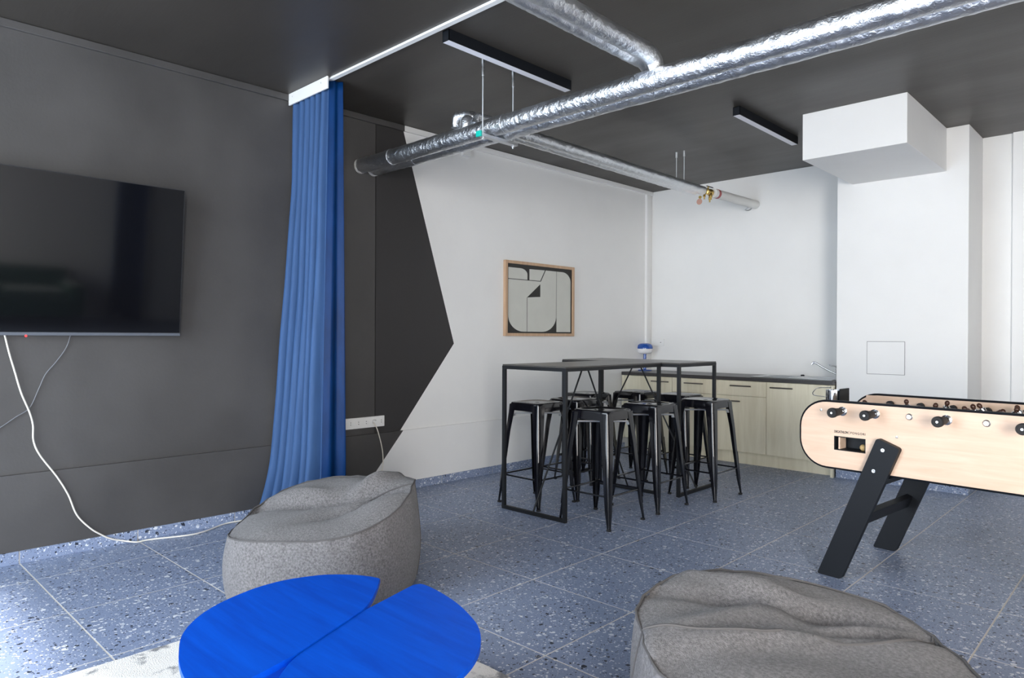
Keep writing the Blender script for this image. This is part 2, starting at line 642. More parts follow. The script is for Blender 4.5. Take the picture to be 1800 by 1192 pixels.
# window wall behind the camera
bm = bm_new()
xs = [-4.75] + [v for w in WINDOWS for v in w] + [RX + .1]
for k in range(0, len(xs), 2):
    add_box(bm, xs[k], xs[k + 1], WIN_Y - .15, WIN_Y, 0, CZ)
for (a, b) in WINDOWS:
    add_box(bm, a, b, WIN_Y - .15, WIN_Y, 0, WZ0)
    add_box(bm, a, b, WIN_Y - .15, WIN_Y, WZ1, CZ)
struct('wall_front', bm, 'wall_white', label='window wall')
for n, (a, b) in enumerate(WINDOWS):
    bm = bm_new()
    for x in (a, (a + b) / 2 - .03, b - .06):
        add_box(bm, x, x + .06, WIN_Y - .12, WIN_Y - .06, WZ0, WZ1)
    add_box(bm, a, b, WIN_Y - .12, WIN_Y - .06, WZ0, WZ0 + .06)
    add_box(bm, a, b, WIN_Y - .12, WIN_Y - .06, WZ1 - .06, WZ1)
    wn = struct('window_%d' % (n + 1), bm, 'bezel', label='dark framed window with added sun-blocking lower panels')
    for x0, x1 in ((a + .06, (a + b) / 2 - .03), ((a + b) / 2 + .03, b - .06)):
        obj('sun_blocking_panel', box(x0, x1, WIN_Y - .095, WIN_Y - .085, WZ0 + .06, 2.40), 'white_plastic', wn)  # unseen opaque panel, added so direct sun enters only near the window top

# conduit in the far corner
struct('trim_3', box(0.0, 0.03, 6.925, 6.975, 0.87, CZ - .05, .003), 'wall_white', loc=(WC, 0, 0), rot=(0, 0, WALL_ROT), label='white cable duct in the corner')
jb = obj('junction_box', box(0.0, 0.035, 4.07, 4.16, 2.845, 2.912, .004), 'white_plastic', loc=(WC, 0, 0), rot=(0, 0, WALL_ROT))
tag(jb, 'small white junction box under the cornice of the white wall', 'junction box')

# ================================================================== CURTAIN AND TRACK
trk = obj('curtain_track', box(-4.55, RX - .02, 2.468, 2.50, CZ - .014, CZ - .0005), 'white_plastic')
tag(trk, 'long white curtain track on the dark ceiling', 'curtain track')
fz = thing('curtain_fascia', 'short white fascia board above the blue curtain', 'fascia', (0, 0, 0))
obj('board', box(-4.556, -4.045, 2.440, 2.452, 2.893, CZ - .001, .002), 'white_plastic', fz)
for sx in (-4.50, -4.12):
    obj('screw', lathe([(0.0, 0), (.005, 0), (.004, -.002), (.0005, -.0025)], 10, (sx, 2.440, 2.945), 'y'), 'steel', fz)


def curtain(name, label, xa, xc, yl_top, yl_bot, yc_top, yc_bot, xe, ye_top, ye_bot, ztop, fixed=True, rz=0, loc=(0, 0, 0), folds=9, seed=0):
    """pleated lining from (xa, yl) to (xc, yc), then one wide velvet fold turning back to (xe, ye)"""
    nv = 48
    th = thing(name, label, 'curtain', loc, rz)

    def hem(v, x, y, u, ph):
        if v > 0.86:
            h = (v - 0.86) / 0.14
            y -= 0.05 * h * h * (1.2 - u) + 0.012 * h * math.sin(ph * .5 + seed)
            x -= 0.05 * h * h * max(0, .45 - u)
        return x, y
    for part in (0, 1):
        nu = 280 if part == 0 else 40
        bm = bm_new()
        grid = []
        for j in range(nv + 1):
            v = j / nv                       # 0 top, 1 bottom
            z = ztop + (0.006 - ztop) * v
            yl = yl_top + (yl_bot - yl_top) * (v ** 1.7)
            yc = yc_top + (yc_bot - yc_top) * v
            ye = ye_top + (ye_bot - ye_top) * v
            row = []
            for i in range(nu + 1):
                u = i / nu
                if part == 0:
                    ph = 2 * math.pi * folds * (u + 0.022 * math.sin(7 * u + 1.6 * v + seed) + 0.012 * noise.noise(Vector((u * 9, v * 2, seed))))
                    env = min(1, (1 - u) * 9)
                    amp = (0.022 + 0.034 * v) * (0.75 + 0.9 * abs(noise.noise(Vector((u * 6 + seed, v * 1.1, 3.1))))) * env
                    sn = math.sin(ph)
                    y = yl + (yc - yl) * u + amp * (abs(sn) ** .7) * (1 if sn > 0 else -1)
                    x = xa + (xc - xa) * u + 0.30 * amp * math.cos(ph + .6)
                    y += 0.010 * noise.noise(Vector((u * 4, v * 5, seed + 9))) * env
                    x, y = hem(v, x, y, u, ph)
                    if fixed and u < .5:
                        x = max(x, wallx(y) + (.006 if z > .52 else .034))
                else:
                    x = xc + (xe - xc) * u + 0.016 * math.sin(u * math.pi * 2 + .5 * v) * math.sin(u * math.pi) * (.7 + .6 * v)
                    y = yc + (ye - yc) * u
                    x, y = hem(v, x, y, 1.0, 2 * math.pi * folds)
                row.append(bm.verts.new((x, y, z)))
            grid.append(row)
        for j in range(nv):
            for i in range(nu):
                bm.faces.new((grid[j][i], grid[j][i + 1], grid[j + 1][i + 1], grid[j + 1][i]))
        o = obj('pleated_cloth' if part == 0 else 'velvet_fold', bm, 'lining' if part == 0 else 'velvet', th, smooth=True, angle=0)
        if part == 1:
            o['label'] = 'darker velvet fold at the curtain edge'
        md = o.modifiers.new('thickness', 'SOLIDIFY')
        md.thickness = 0.003
    return th


curtain('curtain', 'tall blue velvet curtain hanging in folds beside the charcoal wall', -4.568, -4.085, 2.484, 2.27, 2.480, 2.425, -4.035, 2.555, 2.590, CZ - .016, folds=6.5, seed=1.3)
curtain('curtain', 'dark blue curtain at the right wall mirrored in the television', 0, 0.4, 0.0, -0.1, 0.0, 0.0, .42, .1, .1, 2.95, False, R(90), (RX - .14, 3.3, 0), 7, 4)

# ================================================================== TELEVISION
TVW, TVH = 1.575, 0.905
tv = thing('television', 'large black flat-screen television mounted on the charcoal wall', 'television', (wallx(1.686) + .07, 1.686, 1.254), WALL_ROT)
tilt = bpy.data.objects  # (parts are tilted one by one below)
TR = (0, R(5.4), 0)
obj('back_cover', box(-0.045, -0.004, -TVW + .03, -.03, .03, TVH - .03, .01), 'bezel', tv, rot=TR)
obj('bezel', box(-0.014, 0.0, -TVW, 0, 0, TVH, .003), 'bezel', tv, rot=TR)
obj('screen', box(0.0, 0.0012, -TVW + .006, -.006, .019, TVH - .005), 'screen', tv, rot=TR)
ch = obj('chin', box(-0.002, 0.004, -TVW + .001, -.001, 0.0, .017, .001), 'chin', tv, rot=TR)
obj('power_light', lathe([(0.0005, .0), (.006, .001), (.005, .003), (.0005, .0035)], 12, (0.003, -0.805, -.003), 'x'), 'led', tv, rot=TR)
obj('sensor', box(0.003, 0.006, -1.0, -.99, -.004, .004), 'white_plastic', tv, rot=TR)
obj('wall_bracket', box(-0.088, -0.045, -1.0, -.55, .32, .60), 'bezel', tv, rot=TR)


def wall_cable(name, label, px, rad, m, off):
    pts = []
    for (x, y) in px:
        p = onw(x, y, off)
        pts.append(p)
    return tag(obj(name, tube(smooth_path(pts, 6), rad, 8), m, smooth=True), label, 'cable')


p1 = [(8, 588), (16, 620), (25, 650), (37, 690), (52, 725), (58, 748), (59, 775), (70, 800), (100, 838), (120, 870), (135, 905)]
wp = [onw(x, y, .020 if y < 780 else .036) for x, y in p1] + [onw(158, 928, .045), onw(178, 940, .045), onw(196, 947.5, .045), onw(215, 950.5, .046)]
fp = [onz(x, y, .007) for x, y in ((240, 953), (264, 948.5), (330, 941), (360, 934), (395, 921), (432, 914))]
tag(obj('power_cable', tube(smooth_path(wp + fp, 6), 0.0047, 8), 'cable_white', smooth=True), 'ivory cable hanging from the television down to the floor', 'cable')
wall_cable('signal_cable', 'thin dark cable hanging loose below the television', [(124, 590), (116, 612), (98, 637), (80, 658), (68, 684), (52, 717), (28, 733), (0, 752), (-60, 790)], 0.0026, 'cable_grey', .010)

# socket strip on the charcoal wall
ss = thing('socket_strip', 'white five-gang socket strip on the charcoal wall beside the curtain', 'socket', (wallx(3.10), 3.10, 0.582), WALL_ROT)
obj('cover', box(0, .012, -.185, .170, -.042, .042, .003), 'white_plastic', ss)
for k in range(5):
    yy = -.140 + k * .070
    s = obj('socket_well', lathe([(0.021, .0125), (.021, .0135), (.019, .0145), (.0185, .0128), (.001, .0128)], 20, (0, yy, 0), 'x'), 'white_plastic', ss)
    bm = bm_new()
    for dz in (-.008, .008):
        add_box(bm, .0128, .0136, yy - .003, yy + .003, dz - .003, dz + .003)
    obj('contact_holes', bm, 'grey_slot', s)
obj('plug', lathe([(.0005, .013), (.017, .013), (.017, .03), (.012, .04), (.0005, .041)], 16, (0, .07, 0), 'x'), 'white_plastic', ss, smooth=True)
cp = [onw(656, 742, .045), onw(662, 752, .055), onw(667, 768, .05), onw(671, 785, .045), onw(673, 800, .04), onw(673, 820, .04), onw(668, 838, .04), onw(663, 850, .045), onw(655, 866, .05)]
tag(obj('socket_cable', tube(smooth_path(cp, 6), 0.004, 8), 'cable_white', smooth=True), 'ivory cable hanging from the socket strip', 'cable')

# ================================================================== PICTURE
pic = thing('framed_picture', 'abstract charcoal and cream print in an oak frame on the white wall', 'picture', (wallx(5.10), 5.10, 1.262), WALL_ROT)
PW, PH = 1.0, 0.712
fw = 0.028
obj('frame_side', box(.001, .035, -PW / 2, -PW / 2 + fw, 0, PH, .002), 'frame_oak', pic)
obj('frame_side', box(.001, .035, PW / 2 - fw, PW / 2, 0, PH, .002), 'frame_oak', pic)
obj('frame_side', box(.001, .035, -PW / 2 + fw, PW / 2 - fw, 0, fw, .002), 'frame_oak', pic)
obj('frame_side', box(.001, .035, -PW / 2 + fw, PW / 2 - fw, PH - fw, PH, .002), 'frame_oak', pic)
canvas = obj('canvas', box(.002, .020, -PW / 2 + fw - .002, PW / 2 - fw + .002, fw - .002, PH - fw + .002), 'art_dark', pic)
iw, ih = PW - 2 * fw, PH - 2 * fw


def art(name, uv, m, off):
    poly = [(-iw / 2 + u * iw, fw + v * ih) for u, v in uv]
    obj(name, prism(poly, .020, .020 + off, 'yz'), m, canvas)


def arc(cx, cy, rx, ry, a0, a1, n=12):
    return [(cx + rx * math.cos(R(a0 + (a1 - a0) * k / n)), cy + ry * math.sin(R(a0 + (a1 - a0) * k / n))) for k in range(n + 1)]


uA = [(.02, .775)] + arc(.24, .26, .22, .238, 180, 270) + arc(.52, .26, .222, .238, 270, 360) + [(.742, .95), (.575, .95), (.50, .775)]
art('cream_shape', uA, 'art_cream', .0006)
art('cream_shape', [(.748, .022), (.978, .022)] + arc(.84, .80, .138, .15, 0, 90) + [(.748, .95)], 'art_cream', .0006)
art('cream_shape', [(.02, .785), (.295, .785)] + arc(.19, .86, .105, .085, 0, 90) + [(.02, .945)], 'art_cream', .0006)
art('cream_shape', [(.325, .785), (.49, .785), (.56, .95), (.325, .945)], 'art_cream', .0006)
art('dark_triangle', [(.29, .525), (.49, .545), (.49, .735)], 'art_dark', .0012)
art('dark_line', [(.288, .02), (.294, .02), (.294, .525), (.288, .525)], 'art_dark', .0010)

# ================================================================== KITCHENETTE
KY = 6.485
seams = [-4.455, -3.852, -3.340, -2.827, -2.237]
dz0, dz1, dsp = 0.132, 0.828, 0.681


def handle(parent, xc, z, w=.215):
    bm = bm_new()
    add_tube(bm, [(xc - w / 2, KY - .034, z), (xc + w / 2, KY - .034, z)], .0065, 10)
    for s in (-1, 1):
        add_tube(bm, [(xc + s * w * .42, KY - .034, z), (xc + s * w * .42, KY - .017, z)], .004, 8)
    o = obj('handle', bm, 'dark_steel', parent, smooth=True)
    o['label'] = 'dark steel bar handle'


klabels = ['cream wood-grain base cabinet with one door beside the picture wall', 'cream base cabinet with a drawer above a door, next to the corner cabinet',
           'cream base cabinet with a drawer above a door, next to the sink cabinet', 'cream base cabinet with a single wide door under the sink']
for k in range(4):
    a, b = seams[k], seams[k + 1]
    t = thing('base_cabinet', klabels[k], 'cabinet', (0, 0, 0), 0, 'kitchenette base cabinets')
    obj('body', box(a + .001, b - .001, KY + .003, BY - .01, .13, .830), 'cabinet', t)
    g = .0018
    if k in (1, 2):
        d = obj('drawer', box(a + g, b - g, KY - .018, KY + .002, dsp + g, dz1, .001), 'cabinet', t)
        handle(d, (a + b) / 2, .780)
        d = obj('door', box(a + g, b - g, KY - .018, KY + .002, dz0, dsp - g, .001), 'cabinet', t)
        handle(d, a + .145, .628)
    else:
        d = obj('door', box(a + g, b - g, KY - .018, KY + .002, dz0, dz1, .001), 'cabinet', t)
        handle(d, b - .145 if k == 0 else a + .148, .780)
fl = obj('filler_strip', box(-2.235, -2.211, KY - .018, KY + .02, 0.0, .828, .001), 'cabinet')
tag(fl, 'narrow cream filler strip between sink cabinet and column', 'filler strip')
fl = obj('filler_strip', box(-4.494, -4.457, KY - .018, KY + .02, .132, .828, .001), 'cabinet')
tag(fl, 'narrow cream filler strip between corner cabinet and white wall', 'filler strip')
pk = obj('kitchen_plinth', box(-4.465, -2.238, 6.555, 6.572, 0.001, .129), 'cabinet')
tag(pk, 'cream plinth board under the base cabinets', 'plinth')
wt = obj('worktop', box(-4.492, -2.211, 6.455, BY - .004, .832, .868, .003), 'counter')
tag(wt, 'dark anthracite worktop of the kitchenette', 'worktop')
# sink
sk = thing('sink', 'stainless steel inset sink with drainer beside the column', 'sink', (-2.62, 6.76, .8685))
bm = bm_new()
O = rounded(-.40, .37, -.22, .22, .03, 5)
for (x0, x1, y0, y1, z0, z1) in ((-.40, .37, -.22, -.185, 0, .007), (-.40, .37, .165, .22, 0, .007), (-.40, -.375, -.185, .165, 0, .007), (.34, .37, -.185, .165, 0, .007), (-.06, -.03, -.185, .165, 0, .006)):
    add_box(bm, x0, x1, y0, y1, z0, z1, .002)
obj('rim', bm, 'steel', sk)
obj('drainer', box(-.376, -.058, -.186, .166, 0, .002), 'steel', sk)
for k in range(7):
    obj('drainer_rib', box(-.35, -.09, -.15 + k * .045, -.142 + k * .045, .002, .004), 'steel', sk)
obj('bowl', box(-.032, .342, -.186, .166, 0, .0012), 'steel', sk)
obj('waste_knob', lathe([(.0005, .007), (.018, .007), (.018, .018), (.012, .022), (.0005, .022)], 16, (-.05, .19, 0)), 'black_metal', sk, smooth=True)
fc = thing('kitchen_faucet', 'chrome lever mixer tap at the end of the worktop', 'faucet', (-2.285, 6.80, .8762))
obj('body', lathe([(.0005, 0), (.028, 0), (.028, .006), (.021, .012), (.020, .075), (.024, .08), (.024, .100), (.017, .109), (.0005, .111)], 24), 'chrome', fc, smooth=True)
obj('spout', tube(smooth_path([(0, 0, .045), (-.04, -.01, .054), (-.13, -.035, .105), (-.185, -.05, .140), (-.208, -.056, .142), (-.218, -.058, .127)], 6), .010, 12), 'chrome', fc, smooth=True)
obj('lever', tube([(0, 0, .105), (-.03, -.02, .116), (-.075, -.035, .124)], [.008, .006, .0045], 10), 'chrome', fc, smooth=True)

# wall outlet next to the lamp
po = onw(1160, 602)
ox = ony(1156, 602, BY)
wo = thing('wall_outlet', 'white wall outlet behind the blue table lamp', 'outlet', (ox.x + .03, BY, ox.z))
obj('plate', box(-.10, .06, -.014, -.0005, -.042, .042, .002), 'white_plastic', wo)
obj('well', lathe([(.020, -.0142), (.020, -.0158), (.018, -.0165), (.0175, -.0146), (.001, -.0146)], 18, (.02, 0, 0), 'y'), 'white_plastic', wo)
obj('contact_holes', box(.012, .028, -.0158, -.0145, -.003, .003), 'grey_slot', wo)

# mushroom lamp
lpnt = ony(1133.5, 640, 6.86)
lp = thing('table_lamp', 'blue and white mushroom table lamp standing on the worktop', 'lamp', (lpnt.x, 6.86, .8685))
obj('base', lathe([(.0005, 0), (.082, 0), (.082, .006), (.076, .010), (.015, .013), (.0005, .014)], 32), 'lamp_blue', lp, smooth=True)
obj('stem', lathe([(.0005, .010), (.018, .010), (.016, .02), (.016, .225), (.0005, .226)], 20), 'lamp_blue', lp, smooth=True)
obj('glass_diffuser', lathe([(.0005, .193), (.045, .194), (.073, .201), (.085, .215), (.089, .235), (.090, .252), (.0005, .253)], 36), 'lamp_white', lp, smooth=True)
obj('lamp_shade', lathe([(.0005, .2535), (.0915, .2535), (.091, .272), (.084, .293), (.066, .309), (.038, .316), (.0005, .318)], 36), 'lamp_blue', lp, smooth=True)

# ================================================================== BAR TABLES
TH = 1.055


def bar_table(name, label, loc, rz):
    """origin at the floor-plan centre; length along local y"""
    t = thing(name, label, 'bar table', loc, rz, 'black steel bar tables')
    L2, W2, s = .597, .300, .025
    obj('tabletop', box(-W2 + .002, W2 - .002, -L2 + .002, L2 - .002, TH - .010, TH, .001), 'table_top', t)
    for y in (-L2, L2 - s):
        obj('top_rail', box(-W2 + s, W2 - s, y, y + s, TH - .034, TH - .0102), 'black_metal', t)
        obj('floor_bar', box(-W2 + s, W2 - s, y, y + s, .0, .025, .001), 'black_metal', t)
    for x in (-W2, W2 - s):
        obj('top_rail', box(x, x + s, -L2, L2, TH - .034, TH - .0102, .001), 'black_metal', t)
        for y in (-L2, L2 - s):
            obj('leg', box(x, x + s, y, y + s, 0, TH - .034, .001), 'black_metal', t)
    for sg in (-1, 1):
        obj('brace', tube([(0, sg * (L2 - .012), .02), (0, sg * .03, TH - .036)], .0065, 8), 'black_metal', t, smooth=True)
    obj('brace_plate', box(-.03, .03, -.09, .09, TH - .04, TH - .034), 'black_metal', t)
    return t


bar_table('bar_table', 'black bar table standing lengthwise along the picture wall, next to the charcoal paint', (-3.255, 4.195, 0), 0)
bar_table('bar_table', 'black bar table standing crosswise between the other bar table and the kitchenette', (-3.395, 5.108, 0), R(90))


# ================================================================== STOOLS
def make_stool():
    t = thing('bar_stool', 'black stool', 'stool')
    SH = .765
    # seat: rounded square shell with hand hole
    bm = bm_new()
    K = 40

    def ring(h, z, n):
        out = []
        for k in range(K):
            a = 2 * math.pi * k / K
            c, s = math.cos(a), math.sin(a)
            m = (abs(c) ** n + abs(s) ** n) ** (-1.0 / n)
            out.append(bm.verts.new((h * m * c, h * m * s, z)))
        return out
    rs = [ring(.149, SH - .062, 9), ring(.154, SH - .062, 9), ring(.1515, SH - .012, 9), ring(.149, SH - .004, 8), ring(.143, SH, 7),
          ring(.128, SH - .001, 6), ring(.118, SH - .0045, 5), ring(.05, SH - .0055, 2.5), ring(.018, SH - .0055, 2), ring(.016, SH - .008, 2), ring(.016, SH - .02, 2),
          ring(.05, SH - .012, 2.5), ring(.140, SH - .012, 8), ring(.147, SH - .02, 9)]
    for i in range(len(rs)):
        A, B = rs[i], rs[(i + 1) % len(rs)]
        for k in range(K):
            bm.faces.new((A[k], A[(k + 1) % K], B[(k + 1) % K], B[k]))
    obj('seat', bm, 'gloss_black', t, smooth=True, angle=35)
    # legs: bent sheet angles, wide at the seat and narrow at the foot
    for sx in (-1, 1):
        for sy in (-1, 1):
            bm = bm_new()
            secs = []
            for (z, half, corner, rad) in ((SH - .016, .070, .1525, .014), (SH - .075, .064, .158, .018), (.55, .056, .173, .022), (.34, .047, .188, .020), (.12, .034, .203, .014), (.055, .024, .2075, .010), (.012, .018, .210, .007)):
                outer, inner = [], []
                th = .004
                pts = [(corner - half, corner)] + [(corner - half * .6, corner)]
                for k in range(5):
                    a = R(90 - 90 * k / 4)
                    pts.append((corner - rad + rad * math.cos(a), corner - rad + rad * math.sin(a)))
                pts += [(corner, corner - half * .6), (corner, corner - half)]
                outer = pts
                for (px, py) in reversed(pts):
                    q = Vector((px, py)) - Vector((corner, corner))
                    if abs(px - (corner - half)) < 1e-6:
                        inner.append((px, py - th))
                    elif abs(py - (corner - half)) < 1e-6:
                        inner.append((px - th, py))
                    else:
                        inner.append((px - th * (.9 if px > corner - rad else .0) , py - th * (.9 if py > corner - rad else .0)))
                secs.append([bm.verts.new((sx * p[0], sy * p[1], z)) for p in outer + inner])
            for i in range(len(secs) - 1):
                n = len(secs[i])
                for k in range(n):
                    bm.faces.new((secs[i][k], secs[i][(k + 1) % n], secs[i + 1][(k + 1) % n], secs[i + 1][k]))
            bm.faces.new(secs[0])
            bm.faces.new(secs[-1])
            lg = obj('leg', bm, 'gloss_black', t, smooth=True, angle=30)
            bm = bm_new()
            add_tube(bm, [(sx * .1805, sy * .1805, .345), (sx * .1975, sy * .1975, .12)], [.0065, .0055], 8)
            obj('pressed_rib', bm, 'gloss_black', lg, smooth=True)
            obj('rubber_foot', box(min(sx * .188, sx * .212), max(sx * .188, sx * .212), min(sy * .188, sy * .212), max(sy * .188, sy * .212), 0, .014, .002), 'rubber', lg)
    zf, c = .215, .186
    for (a, b) in (((-c, -c), (c, -c)), ((c, -c), (c, c)), ((c, c), (-c, c)), ((-c, c), (-c, -c))):
        obj('footrest_bar', tube([(a[0], a[1], zf), (b[0], b[1], zf)], .0065, 8), 'gloss_black', t, smooth=True)
    zc = SH - .088
    for s in (-1, 1):
        obj('cross_brace', tube([(-.145, -.145 * s, zc + .003 * s), (.145, .145 * s, zc + .003 * s)], .007, 8), 'zinc', t, smooth=True)
    for sx in (-1, 1):
        for sy in (-1, 1):
            obj('bumper', box(sx * .128 - .012, sx * .128 + .012, sy * .128 - .012, sy * .128 + .012, zc - .02, zc - .004, .002), 'white_plastic' if False else 'zinc', t)
    return t


stools = [
    ((-3.493, 3.915), 'black metal stool under the charcoal-wall corner of the first bar table', 0),
    ((-3.478, 4.352), 'black metal stool on the picture-wall side of the first bar table, by its middle', 0),
    ((-3.751, 4.872), 'black metal stool at the picture-wall end of the crosswise bar table, behind the first table', 0),
    ((-2.835, 3.850), 'black metal stool standing furthest out on the open floor, by the first bar table', 0),
    ((-3.560, 5.350), 'black metal stool on the kitchenette side of the crosswise table, near the picture wall', 0),
    ((-2.835, 4.440), 'black metal stool beside the first bar table where it meets the crosswise table', 0),
    ((-3.115, 5.345), 'black metal stool on the kitchenette side of the crosswise table, near its open end', 0),
    ((-2.712, 5.062), 'black metal stool at the open end of the crosswise table, towards the table football', 0),
]
st0 = make_stool()
for k, (p, lab, rz) in enumerate(stools):
    s = st0 if k == 0 else copy_tree(st0)
    s.location = (p[0], p[1], 0)
    s.rotation_euler = (0, 0, 0 if k == 2 else R(random.uniform(-2, 2)))
    tag(s, lab, 'stool', 'black metal bar stools')

# ================================================================== TABLE FOOTBALL
ft = thing('foosball_table', 'pale oak table football with black legs and black edging', 'foosball table', (-1.314, 3.79, 0), R(-5.5))
S0, S1, Z0, Z1 = -0.182, 1.402, 0.562, 0.927
YF, YB, TK = 0.035, 0.715, 0.03


def grow(d):
    return rounded(S0 + d, S1 - d, Z0 + d, Z1 - d, [.150 - d, .150 - d, .150 - d, .150 - d], 10)


SL = (.009, .169, .666, .740)
for y0, nm, front in ((YF, 'front_panel', True), (YB - TK, 'back_panel', False)):
    if front:
        # panel cut around the ball-return slot: four pieces of one mesh
        bm = bm_new()
        out = grow(.010)
        A = [bm.verts.new((p[0], y0, p[1])) for p in out]
        B = [bm.verts.new((p[0], y0 + TK, p[1])) for p in out]
        hole = [(SL[0], SL[2]), (SL[1], SL[2]), (SL[1], SL[3]), (SL[0], SL[3])]
        HA = [bm.verts.new((p[0], y0, p[1])) for p in hole]
        HB = [bm.verts.new((p[0], y0 + TK, p[1])) for p in hole]
        n = len(out)
        for V, H in ((A, HA), (B, HB)):
            es = [bm.edges.new((V[i], V[(i + 1) % n])) for i in range(n)] + [bm.edges.new((H[i], H[(i + 1) % 4])) for i in range(4)]
            bmesh.ops.triangle_fill(bm, use_beauty=True, edges=es)
        for i in range(n):
            bm.faces.new((A[i], B[i], B[(i + 1) % n], A[(i + 1) % n]))
        for i in range(4):
            bm.faces.new((HA[i], HB[i], HB[(i + 1) % 4], HA[(i + 1) % 4]))
        pn = obj(nm, bm, 'foos_wood', ft)
    else:
        pn = obj(nm, prism(grow(.010), y0, y0 + TK, 'xz'), 'foos_wood', ft)
    # black edging
    bm = bm_new()
    o1, o2 = grow(0.0), grow(.0105)
    n = len(o1)
    rr = []
    for pts, yy in ((o1, y0 + .004), (o1, y0 + TK - .004), (o2, y0 + TK + .002), (o2, y0 - .002)):
        rr.append([bm.verts.new((p[0], yy, p[1])) for p in pts])
    for i in range(4):
        A, B = rr[i], rr[(i + 1) % 4]
        for k in range(n):
            bm.faces.new((A[k], A[(k + 1) % n], B[(k + 1) % n], B[k]))
    obj('edging', bm, 'foos_black', pn, smooth=True, angle=50)
    if front:
        fp_ = pn
# inside of the cabinet
obj('bottom_board', box(S0 + .10, S1 - .10, YF + TK, YB - TK, Z0 + .012, Z0 + .03), 'foos_black', ft)
obj('playing_field', box(S0 + .12, S1 - .12, YF + TK, YB - TK, .785, .797), 'foos_field', ft)
for s in (S0 + .10, S1 - .118):
    obj('end_board', box(s, s + .018, YF + TK, YB - TK, .60, .868), 'foos_wood', ft)
for yy in (YF + TK, YB - TK - .006):
    obj('inner_lining', box(S0 + .09, S1 - .09, yy, yy + .006, .797, .915), 'foos_wood', ft)
# ball return
bm = bm_new()
a, b, c, d = SL
for (x0, x1, z0, z1) in ((a, a + .004, c, d), (b - .004, b, c, d), (a + .004, b - .004, c, c + .004), (a + .004, b - .004, d - .004, d)):
    add_box(bm, x0, x1, YF - .001, YF + .10, z0, z1)
add_box(bm, a, b, YF + .10, YF + .104, c, d)
slot = obj('ball_return', bm, 'foos_black', ft)
obj('slot_guide', box(a + .014, a + .022, YF + .02, YF + .09, c + .004, d - .004), 'foos_wood', slot)
bl = bm_new()
bmesh.ops.create_uvsphere(bl, u_segments=20, v_segments=12, radius=.0175)
ball = obj('foosball', bl, 'cork', smooth=True)
ball.location = ft.matrix_basis @ Vector((.140, YF + .045, c + .0218))
_m = Matrix.Translation((-1.314, 3.79, 0)) @ Matrix.Rotation(R(-5.5), 4, 'Z')
ball.location = _m @ Vector((.140, YF + .045, c + .0218))
tag(ball, 'small cork ball lying in the ball return of the table football', 'ball')


# lettering above the slot
def lettering(txt, x, z, size, bold):
    cu = bpy.data.curves.new('lettering', 'FONT')
    cu.body = txt
    cu.size = size
    cu.extrude = 0.0002
    cu.offset = 0.0006 if bold else 0.0003
    cu.space_character = 1.0 if bold else 1.28
    o = bpy.data.objects.new('lettering', cu)
    COL.objects.link(o)
    bpy.context.view_layer.update()
    me = bpy.data.meshes.new_from_object(o.evaluated_get(bpy.context.evaluated_depsgraph_get()))
    COL.objects.unlink(o)
    bpy.data.objects.remove(o)
    me.materials.clear()
    me.materials.append(MT['ink'])
    q = bpy.data.objects.new('lettering', me)
    COL.objects.link(q)
    q.parent = fp_
    q.location = (x, YF - .0006, z)
    q.rotation_euler = (R(90), 0, 0)
    w = max(v.co.x for v in me.vertices)
    return q, w


q, w = lettering('DECATHLON', .009, .758, .0165, True)
q.scale = (.072 / w, 1, 1)
q, w = lettering('PONGORI', .092, .758, .0165, False)
q.scale = (.076 / w, 1, 1)
obj('lettering_bar', box(.0858, .0868, YF - .0008, YF, .755, .774), 'ink', fp_)
# screws
for (s, z) in ((.318, .767), (-.062, .872), (.95, .767)):
    obj('screw', lathe([(.0005, YF), (.0075, YF), (.006, YF - .003), (.003, YF - .0035), (.0005, YF - .002)], 14, (s, 0, z), 'y'), 'steel', fp_, smooth=True)


# legs
def leg_poly(mir):
    ax = Vector((.29, .735)).normalized()
    nx = Vector((ax.y, -ax.x))
    hw = .0585
    c0, c1 = Vector((0, 0)), Vector((.2905, .735))
    # bottom cut level with the floor, top cut square
    bl_ = Vector((c0.x - hw / ax.y, 0.0))
    br_ = Vector((c0.x + hw / ax.y, 0.0))
    tr_, tl_ = c1 + nx * hw, c1 - nx * hw
    pts = [bl_, br_, tr_, tl_]
    out = []
    n = 4
    for i in range(n):
        p, a, b2 = pts[i], pts[i - 1], pts[(i + 1) % n]
        r_ = .016
        da, db = (a - p).normalized(), (b2 - p).normalized()
        for k in range(5):
            t = k / 4
            out.append((p + da * r_ * (1 - t) ** 2 + db * r_ * t ** 2)[:])
    if mir:
        out = [(S0 + S1 - x, z) for x, z in out]
    return out


for mir in (False, True):
    for y0, y1, fr in ((0.0, .034, True), (YB + .001, YB + .035, False)):
        lg = obj('leg', prism(leg_poly(mir), y0, y1, 'xz'), 'foos_black', ft)
        for (s, z) in ((.265, .698), (.222, .588)):
            s2 = S0 + S1 - s if mir else s
            yy, sg = (y0, -1) if fr else (y1, 1)
            obj('bolt', lathe([(.0005, yy), (.010, yy), (.009, yy + sg * .002), (.004, yy + sg * .0025), (.0005, yy + sg * .001)], 16, (s2, 0, z), 'y'), 'steel', lg, smooth=True)
    for (s, z, hw, hz) in ((.128, .315, .017, .035), (.232, .545, .035, .016)):
        s2 = S0 + S1 - s if mir else s
        ang = math.atan2(.735, .29) - math.pi / 2
        bm = box(-hw, hw, .034, YB + .001, -hz, hz, .002)
        obj('crossbar', bm, 'foos_black', ft, loc=(s2, 0, z), rot=(0, -ang if not mir else ang, 0))

# rods, handles, players
counts = [1, 2, 3, 5, 5, 3, 2, 1]


